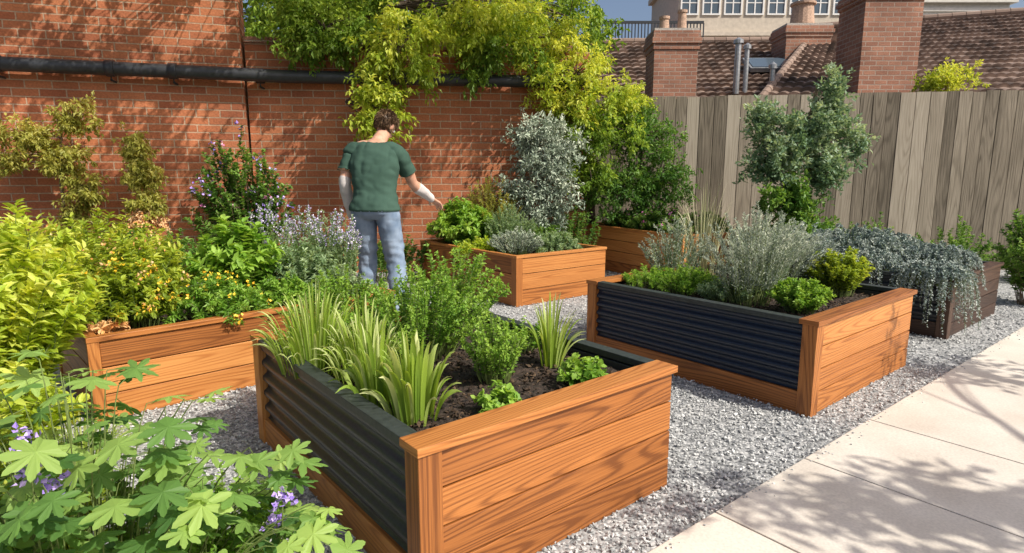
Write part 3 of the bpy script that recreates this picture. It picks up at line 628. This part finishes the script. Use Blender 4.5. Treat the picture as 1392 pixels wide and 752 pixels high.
# planter L
def PLs(key,s,t,nm,*a,**k): return shrub(nm,loc(key,s,t),*a,**k)
PLs('L',.28,.45,'marigold_plant',.42,.34,80,50,.065,.028,[G_YEL,STEM,F_YEL,F_ORG],kind='leaf',base_r=.2,fl=([2,3],[.4,.15],9,.024,.012,.85),droop=.08,tone=-.1)
PLs('L',.75,.28,'marigold_plant',.30,.34,80,50,.05,.022,[G_BRIGHT,STEM,F_YEL],base_r=.2,fl=(2,.3,8,.022,.012,.85),droop=.14)
PLs('L',.45,.85,'yellow_perennial',.52,.38,70,50,.08,.026,[G_YEL,STEM,F_ORG],kind='leaf',base_r=.15,fl=(2,.3,7,.026,.012,.85),tone=-.05)
PLs('L',1.05,.75,'broadleaf_plant',.60,.34,60,45,.11,.055,[G_BRIGHT,STEM],kind='leaf',base_r=.12,tone=.1)
PLs('L',1.15,.25,'parsley_plant',.24,.30,90,60,.038,.024,[G_BRIGHT,STEM],base_r=.15,droop=.08,tone=.1)
PLs('L',1.45,.55,'sage_plant',.46,.28,70,60,.055,.020,[G_SAGE,STEM],base_r=.12,tone=.12)
PLs('L',1.55,.22,'thyme_plant',.28,.28,80,60,.034,.016,[G_SAGE,STEM],base_r=.14,tone=.12,droop=.08)
PLs('L',1.70,.50,'lavender_plant',.62,.20,44,46,.04,.010,[G_SAGE,STEM,F_LAV],base_r=.12,fwd=1.2,out=.5,flat=.2,fl=(2,.8,30,.015,.008,.66),tone=.15)
PLs('L',1.70,.85,'lavender_plant',.64,.22,36,46,.04,.010,[G_SAGE,STEM,F_LAV],base_r=.12,fwd=1.2,out=.5,flat=.2,fl=(2,.8,30,.015,.008,.66),tone=.15)
PLs('L',1.35,.85,'lavender_plant',.70,.18,20,40,.04,.010,[G_SAGE,STEM,F_LAV],base_r=.1,fwd=1.2,out=.5,flat=.2,fl=(2,.8,30,.015,.008,.66),tone=.15)
PLs('L',.12,.18,'autumn_sedge',.12,.13,24,22,.06,.026,[F_ORG,STEMW],kind='leaf',base_r=.06,droop=.04)
# planter A
def ab(x,y,z=.466): return (x,y,z)
blades('daylily_clump',ab(-.86,2.52),190,.42,.28,.011,[G_BLADE],base_r=.14,droop=.08)
blades('daylily_clump',ab(-.60,2.36),120,.38,.22,.012,[G_BLADE],base_r=.11,droop=.06)
blades('iris_clump',ab(-.34,1.98),56,.34,.19,.024,[G_BLADE],base_r=.08,droop=.05)
blades('iris_clump',ab(-.50,2.12),44,.34,.20,.018,[G_BLADE],base_r=.07,droop=.08)
shrub('oregano_plant',ab(-.45,2.75),.40,.38,130,70,.026,.017,[G_BRIGHT,STEM],base_r=.18,tone=.15)
shrub('oregano_plant',ab(-.85,3.0),.36,.34,100,70,.026,.017,[G_BRIGHT,STEM],base_r=.16,tone=.15)
shrub('marjoram_plant',ab(-.07,2.38),.27,.16,80,60,.021,.013,[G_BRIGHT,STEM],base_r=.07,flat=.35,tone=.25)
shrub('mint_plant',ab(-.35,3.25),.48,.34,60,50,.036,.020,[G_BRIGHT,STEM],base_r=.16,tone=.15)
blades('iris_clump',ab(.17,2.58),50,.34,.17,.012,[G_BLADE],base_r=.05,droop=.03)
shrub('strawberry_plant',ab(.29,2.33),.12,.12,30,16,.042,.034,[G_BRIGHT,STEM],kind='leaf',base_r=.04,droop=.02,tone=.2)
shrub('strawberry_plant',ab(-.05,2.04),.10,.10,26,14,.038,.030,[G_BRIGHT,STEM],kind='leaf',base_r=.04,droop=.02,tone=.25)
shrub('seedling',ab(.05,2.8),.20,.16,20,30,.03,.018,[G_BRIGHT,STEM],base_r=.05,tone=.1)
# planter B
shrub('dill_plant',(1.22,4.25,.47),.20,.28,90,50,.034,.010,[G_BRIGHT,STEM],base_r=.14,tone=.15)
shrub('dill_plant',(1.02,4.45,.47),.16,.2,50,50,.034,.010,[G_BRIGHT,STEM],base_r=.14,tone=.15)
shrub('thyme_plant',(1.45,3.95,.47),.16,.22,80,50,.03,.012,[G_SAGE,STEM],base_r=.12,tone=.15)
shrub('curry_plant',(1.56,3.86,.47),.62,.34,130,80,.035,.006,[G_SILV,STEM],base_r=.12,fwd=1.3,out=.5,flat=.35,stem_r=.002,tone=.2)
shrub('curry_plant',(1.85,4.25,.47),.58,.34,100,80,.035,.006,[G_SILV,STEM],base_r=.12,fwd=1.3,out=.5,flat=.35,stem_r=.002,tone=.2)
shrub('basil_plant',(1.78,3.62,.47),.22,.20,90,60,.034,.020,[G_BRIGHT,STEM],base_r=.08,tone=.1)
shrub('euonymus_shrub',(2.30,4.15,.47),.34,.24,90,70,.036,.022,[G_YEL,STEM],base_r=.1,tone=-.1)
shrub('artemisia_plant',(2.15,4.5,.47),.48,.38,130,80,.036,.014,[G_BLUE,STEM],base_r=.14,tone=.2)
blades('feather_grass',(1.6,5.0,.47),150,.85,.42,.006,[G_STRAW],base_r=.15,droop=.14)
shrub('yarrow_plant',(1.3,4.75,.47),.50,.30,70,60,.032,.008,[G_SILV,STEM],base_r=.15,fwd=1.,tone=.1)
# planter C
PLs('C',.35,1.45,'basil_plant',.56,.46,95,55,.095,.046,[G_BRIGHT,STEM],kind='leaf',base_r=.16,tone=.15,droop=.05)
PLs('C',.22,.95,'creeping_jenny',.18,.34,90,50,.045,.032,[G_LIME,STEM],base_r=.2,droop=.12,tone=-.1)
PLs('C',.35,.45,'lavender_plant',.30,.32,110,60,.037,.011,[G_SILV,STEM],base_r=.14,fwd=1.1,tone=.1)
PLs('C',.85,.40,'thyme_plant',.26,.38,110,60,.038,.017,[G_SAGE,STEM],base_r=.2,tone=.15,droop=.12)
PLs('C',.65,.95,'lavender_plant',.52,.34,110,70,.042,.010,[G_SAGE,STEM],base_r=.16,fwd=1.1,out=.5,tone=.15)
PLs('C',.75,1.45,'rosemary_plant',.85,.44,80,110,.05,.012,[G_OLIVE,STEMW],base_r=.12,fwd=.9,out=.5,tone=.05)
PLs('C',1.15,.9,'boxwood_plant',.28,.3,80,60,.038,.022,[G_MID,STEM],base_r=.15,tone=.15)
# planter D
for s,t in ((.3,.3),(.3,.9),(.35,1.5),(.8,.5),(.8,1.2),(.8,1.8)):
    PLs('D',s,t,'begonia_plant',.30,.34,60,60,.055,.034,[G_MID,STEM,F_PINK],kind='leaf',base_r=.18,tone=.1,fl=(2,.12,8,.03,.015,.9))
# planter E and neighbours
cr=dict(fwd=.7,stem_r=.002)
PLs('E',.10,.16,'silver_creeper',.16,.36,220,60,.030,.016,[G_BLUE,STEM],base_r=.22,droop=.46,up=1.5,flat=.1,tone=.18,**cr)
PLs('E',.18,.75,'silver_creeper',.22,.40,220,60,.030,.016,[G_BLUE,STEM],base_r=.25,droop=.42,up=1.4,flat=.1,tone=.18,**cr)
PLs('E',.75,.32,'silver_creeper',.26,.38,220,60,.030,.016,[G_BLUE,STEM],base_r=.25,droop=.30,up=1.2,flat=.1,tone=.15,**cr)
PLs('E',.45,.95,'silver_creeper',.40,.48,220,70,.032,.017,[G_BLUE,STEM],base_r=.28,droop=.25,up=1.1,flat=.1,tone=.1,**cr)
PLs('E',1.1,.9,'silver_creeper',.32,.42,200,70,.032,.017,[G_BLUE,STEM],base_r=.25,droop=.2,up=1.1,flat=.1,tone=.05,**cr)
shrub('laurel_bush',(5.35,6.0,0),1.12,.42,90,70,.06,.036,[G_MID,STEMW],kind='leaf',base_r=.15,tone=.1)
# ------------------------------------------------------------------ man
def skinmat():
    m,nt,p,o=newmat('skin');tc=N(nt,'ShaderNodeTexCoord');n=N(nt,'ShaderNodeTexNoise',Scale=25.,Detail=4.);nt.links.new(tc.outputs['Object'],n.inputs['Vector'])
    r=ramp(nt,n.outputs[0],[(.3,(.50,.26,.17)),(.7,(.62,.36,.25))]);nt.links.new(r.outputs[0],p.inputs['Base Color']);p.inputs['Roughness'].default_value=.5
    p.inputs['Subsurface Weight'].default_value=.08;return m
SKIN=skinmat()
def cloth(name,c1,c2,sc=18,fine=420):
    m,nt,p,o=newmat(name);tc=N(nt,'ShaderNodeTexCoord');n=N(nt,'ShaderNodeTexNoise',Scale=sc,Detail=5.);nt.links.new(tc.outputs['Object'],n.inputs['Vector'])
    n2=N(nt,'ShaderNodeTexNoise',Scale=fine,Detail=2.);nt.links.new(tc.outputs['Object'],n2.inputs['Vector'])
    r=ramp(nt,n.outputs[0],[(.3,c1),(.7,c2)]);nt.links.new(r.outputs[0],p.inputs['Base Color']);p.inputs['Roughness'].default_value=.9;p.inputs['Specular IOR Level'].default_value=.15
    bump(nt,p,n2.outputs[0],.3,.002);return m
SHIRT=cloth('green_tshirt',(.040,.080,.060),(.052,.100,.076),6)
JEANS=cloth('blue_denim',(.14,.20,.29),(.28,.35,.45),9)
SLEEVE=cloth('white_sleeve',(.52,.48,.46),(.64,.60,.58),12)
SHOE=cloth('shoe',(.06,.045,.035),(.10,.08,.06))
HAIR=leafmat('hair_brown',[(.05,.028,.016),(.13,.078,.042),(.26,.17,.10)],.05,.45)
EYEW=plain('eye_white',(.7,.68,.66),.2,0,10,.02,0);EYEB=plain('iris',(.05,.04,.03),.2,0,10,.1,0);LIP=plain('lip',(.40,.15,.12),.5,0,20,.1,0)
def sphere(B,c,r,mat=0,nu=18,nv=12,M=None):
    c=np.array(c,float);r=np.array(r,float);V=[]
    for i in range(nv+1):
        for j in range(nu):
            th=math.pi*i/nv;ph=2*math.pi*j/nu;V.append((math.sin(th)*math.cos(ph),math.sin(th)*math.sin(ph),math.cos(th)))
    V=np.array(V)*r
    if M is not None:V=V@np.array(M).T
    V=V+c;F=[]
    for i in range(nv):
        for j in range(nu):
            F.append((i*nu+j,(i+1)*nu+j,(i+1)*nu+(j+1)%nu,i*nu+(j+1)%nu))
    B.faces(V,F,mat)
def limb(B,pts,rad,S=16,mat=0):
    pts=np.array(pts,float);rad=np.array(rad,float);k=len(pts);n=6*(k-1)+1
    s=np.linspace(0,k-1,n);P=np.column_stack([np.interp(s,range(k),pts[:,i]) for i in range(3)]);r=np.interp(s,range(k),rad)
    Ps=P.copy()
    for _ in range(2):Ps[1:-1]=(Ps[:-2]+Ps[1:-1]*2+Ps[2:])/4
    tubes(B,Ps[None],r[None],S,mat)
    for e in (0,-1): sphere(B,Ps[e],(r[e]*.99,)*3,mat,12,8)
def loftz(B,secs,S=28):
    V=[];secs=np.array(secs,float)
    z=secs[:,2];zz=np.linspace(z[0],z[-1],30);c=[np.interp(zz,z,secs[:,i]) for i in (0,1,3,4)]
    for cx,cy,zq,rx,ry in zip(c[0],c[1],zz,c[2],c[3]):
        for j in range(S):
            a=2*math.pi*j/S;ca,sa=math.cos(a),math.sin(a);e=.85
            V.append((cx+rx*abs(ca)**e*np.sign(ca),cy+ry*abs(sa)**e*np.sign(sa),zq))
    n=len(zz);F=[(i*S+j,i*S+(j+1)%S,(i+1)*S+(j+1)%S,(i+1)*S+j) for i in range(n-1) for j in range(S)]
    F.append(tuple(range(S))[::-1]);F.append(tuple((n-1)*S+j for j in range(S)))
    B.faces(V,F)
def remesh(B,vox,sm,name):
    ob=B.build(name+'_tmp',[]);md=ob.modifiers.new('r','REMESH');md.mode='VOXEL';md.voxel_size=vox
    m2=ob.modifiers.new('s','SMOOTH');m2.factor=.5;m2.iterations=sm
    dg=bpy.context.evaluated_depsgraph_get();me=bpy.data.meshes.new_from_object(ob.evaluated_get(dg));bpy.data.objects.remove(ob)
    return me
def man(px,py,yaw):
    root=bpy.data.objects.new('man_gardening',None);scene.collection.objects.link(root)
    LX=-.07
    def U(x,y,z): a=max(0,z-.95);return (x+a*LX,y+a*.42,z-.07*a)
    J=dict(hl=(-.095,.0,.93),kl=(-.10,.10,.50),al=(-.12,.03,.09),tl=(-.14,.18,.035),
           hr=(.095,.0,.93),kr=(.15,.03,.50),ar=(.20,-.12,.10),tr=(.23,.03,.035),
           sl=U(-.188,-.02,1.42),el=(-.270,.09,1.13),wl=(-.255,.18,.87),
           sr=U(.188,.0,1.39),er=(.235,.31,1.13),wr=(.340,.53,1.00))
    B=Builder()
    limb(B,[J['hl'],J['kl'],(-.11,.05,.34),J['al']],[.092,.064,.062,.050]);limb(B,[J['hr'],J['kr'],(.18,-.04,.34),J['ar']],[.092,.064,.062,.050])
    for a,t in (('al','tl'),('ar','tr')):
        A=np.array(J[a]);T=np.array(J[t]);limb(B,[A-np.array([0,.035,.045]),(A+T)/2-np.array([0,0,.02]),T],[.042,.045,.038])
    secs=[]
    for x,y,z,rx,ry in [(0,0,.86,.10,.08),(0,-.005,.91,.165,.12),(0,0,.99,.165,.118),(0,-.0,1.08,.157,.112),(0,-.01,1.2,.170,.118),(0,-.02,1.33,.186,.122),(0,-.02,1.41,.180,.108),(0,-.02,1.46,.140,.09),(0,-.01,1.50,.085,.07),(0,0,1.53,.06,.06)]:
        u=U(x,y,z);secs.append((u[0],u[1],u[2],rx,ry))
    loftz(B,secs)
    n0=U(0,0,1.48);hc=np.array(U(.045,.10,1.665));limb(B,[n0,(hc[0]-.010,hc[1]-.035,hc[2]-.07)],[.062,.056])
    mr=lambda a,b,f,o=(0,0,0):tuple(np.array(J[a])*(1-f)+np.array(J[b])*f+np.array(o))
    limb(B,[U(.10,0,1.43),J['sr'],mr('sr','er',.5,(.012,0,0)),J['er'],mr('er','wr',.4),J['wr']],[.065,.064,.050,.042,.044,.030])
    limb(B,[U(-.10,0,1.455),J['sl'],mr('sl','el',.5,(-.012,0,0)),J['el'],mr('el','wl',.4),J['wl']],[.065,.064,.050,.042,.044,.030])
    Mh=Matrix.Rotation(R(-18),3,'Z')@Matrix.Rotation(R(-42),3,'X')@Matrix.Rotation(R(12),3,'Y');Mn=np.array(Mh)
    sphere(B,hc+Mn@np.array([0,-.01,.015]),(.076,.096,.098),M=Mn);sphere(B,hc+Mn@np.array([0,.028,-.055]),(.056,.066,.060),M=Mn)
    sphere(B,hc+Mn@np.array([0,.103,-.02]),(.013,.02,.024),M=Mn)
    for s in (-1,1):sphere(B,hc+Mn@np.array([s*.078,-.005,-.01]),(.010,.020,.032),M=Mn)
    me=remesh(B,.0075,5,'man')
    V=np.empty(len(me.vertices)*3);me.vertices.foreach_get('co',V);V=V.reshape(-1,3)
    Nn=np.empty(len(V)*3);me.vertices.foreach_get('normal',Nn);Nn=Nn.reshape(-1,3)
    def seg(a,b,r):
        a=np.array(a);b=np.array(b);t=np.clip(((V-a)@(b-a))/((b-a)@(b-a)),0,1);return np.linalg.norm(V-(a+t[:,None]*(b-a)),axis=1)-r,t
    arm=np.full(len(V),9.);at=np.zeros(len(V));isr=np.zeros(len(V),bool)
    for s_,e_,w_ in (('sl','el','wl'),('sr','er','wr')):
        d1,t1=seg(J[s_],J[e_],.055);d2_,t2=seg(J[e_],J[w_],.04)
        d=np.minimum(d1,d2_);t=np.where(d1<d2_,t1,1+t2);u=d<arm;arm=np.where(u,d,arm);at=np.where(u,t,at);isr=np.where(u,s_=='sr',isr)
    z=V[:,2];isarm=(arm<.018)&((np.abs(V[:,0]+.02)>.2)|(at>.3))
    zn=U(0,0,1.492)[2]
    reg=np.full(len(V),0)            # 0 skin 1 shirt 2 jeans 3 sleeve 4 shoe 5 hair
    reg[(z<.925)&~isarm]=2;reg[(z>=.925)&(z<zn)&~isarm]=1
    reg[isarm&(at<.62)]=1;reg[isarm&(at>=np.where(isr,1.18,.80))]=3
    reg[z<.075]=4
    hl=(V-hc)@Mn
    ishead=(z>hc[2]-.15)&(np.linalg.norm(V-hc,axis=1)<.16)
    hair=ishead&((hl[:,2]>.055)|((hl[:,1]<.02)&(hl[:,2]>-.045)&(np.abs(hl[:,0])<.077))|((hl[:,1]<-.03)&(hl[:,2]>-.065)))
    reg[hair]=5
    nz=np.array([noise.noise((v[0]*9,v[1]*9,v[2]*5)) for v in V]);nf=np.array([noise.noise((v[0]*14+v[2]*6,v[1]*14,v[2]*22)) for v in V])
    ndg=np.array([noise.noise((v[0]*5+v[2]*9,v[1]*5,v[2]*3-v[0]*12)) for v in V])
    off=np.zeros(len(V))
    off=np.where(reg==1,.012+.006*nz+.007*nf+.014*np.abs(ndg),off)
    hem=np.clip(1-(z-.925)/.12,0,1);off=np.where(reg==1,off+.010*hem*(~isarm),off)
    off=np.where((reg==1)&isarm,off+.008*np.clip((at-.3)/.3,0,1),off)
    off=np.where(reg==2,.009+.004*nz+.009*nf*np.where(z<.7,1.2,.6)+.012*np.abs(ndg)+.008*np.clip((.4-z)/.3,0,1),off)
    off=np.where(reg==3,.005+.006*nf,off);off=np.where(reg==5,.010+.006*nf,off)
    V2=V+Nn*off[:,None]
    me.vertices.foreach_set('co',V2.ravel());me.update()
    for mt in (SKIN,SHIRT,JEANS,SLEEVE,SHOE,HAIR):me.materials.append(mt)
    ra=me.attributes.new('rnd','FLOAT','POINT');ra.data.foreach_set('value',rng.random(len(V)))
    mi=[int(np.bincount([reg[i] for i in p_.vertices]).argmax()) for p_ in me.polygons]
    me.polygons.foreach_set('material_index',np.array(mi,np.int32));me.polygons.foreach_set('use_smooth',np.ones(len(mi),bool))
    bo=bpy.data.objects.new('body',me);scene.collection.objects.link(bo);bo.parent=root
    B=Builder();hv=np.where(reg==5)[0];k=rng.choice(hv,3600);pos=V2[k]
    dn=norm(np.array([0,-.35,-1.])-Nn[k]*(np.array([0,-.35,-1.])*Nn[k]).sum(1,keepdims=True)+rng.normal(size=(len(k),3))*.35+Nn[k]*.35)
    leaves(B,pos-Nn[k]*.003,dn,Nn[k],rng.uniform(.015,.034,len(k)),.003,'d',0,rng.random(len(k)))
    B.build('hair',[HAIR],parent=root)
    B=Builder()
    for s in (-1,1):
        sphere(B,hc+Mn@np.array([s*.031,.074,.012]),(.013,)*3,0);sphere(B,hc+Mn@np.array([s*.031,.084,.012]),(.006,.005,.006),1)
        sphere(B,hc+Mn@np.array([s*.031,.084,.033]),(.018,.006,.004),3,M=Mn)
    sphere(B,hc+Mn@np.array([0,.088,-.062]),(.022,.007,.007),2,M=Mn)
    B.build('face',[EYEW,EYEB,LIP,HAIR],parent=root,smooth=True)
    def hand(nm,w_,d,n_,curl,side):
        w_=np.array(w_,float);d=norm(np.array(d,float));n_=np.array(n_,float);s=norm(np.cross(d,n_));n_=np.cross(s,d)
        B=Builder()
        limb(B,[w_-d*.03,w_+d*.01],[.027,.024])
        for o_ in (-.024,-.008,.008,.024): limb(B,[w_+d*.01+s*o_*.6,w_+d*.085+s*o_],[.014,.0125],10)
        for o_,L_ in zip((-.030,-.010,.011,.030),(.060,.072,.076,.066) if side>0 else (.066,.076,.072,.060)):
            b=w_+d*.088+s*o_;a1=curl*.5;p1=b+(d*math.cos(a1)-n_*math.sin(a1))*L_*.45;a2_=curl*1.1;p2=p1+(d*math.cos(a2_)-n_*math.sin(a2_))*L_*.32
            a3=curl*1.6;p3=p2+(d*math.cos(a3)-n_*math.sin(a3))*L_*.25
            limb(B,[b,p1,p2,p3],[.0095,.0088,.008,.0068],10)
        b=w_+d*.025+s*side*.022;p1=b+(d*.6+s*side*.75-n_*.25)*.042;p2=p1+(d*.85+s*side*.3-n_*.35)*.032
        limb(B,[b,p1,p2],[.014,.011,.008],10)
        me=remesh(B,.0032,4,nm);me.materials.append(SKIN);me.polygons.foreach_set('use_smooth',np.ones(len(me.polygons),bool))
        ho=bpy.data.objects.new(nm,me);scene.collection.objects.link(ho);ho.parent=root
    hand('hand_left',J['wl'],(.05,.25,-.95),(-.9,-.1,-.1),.6,1)
    hand('hand_right',J['wr'],(.40,.75,-.45),(.1,.45,.88),.6,-1)
    root.location=(px,py,0);root.rotation_euler=(0,0,yaw);return root
mn=man(-1.19,5.22,R(-5));mn.scale=(1.09,1.09,1.09)
print('DONE')
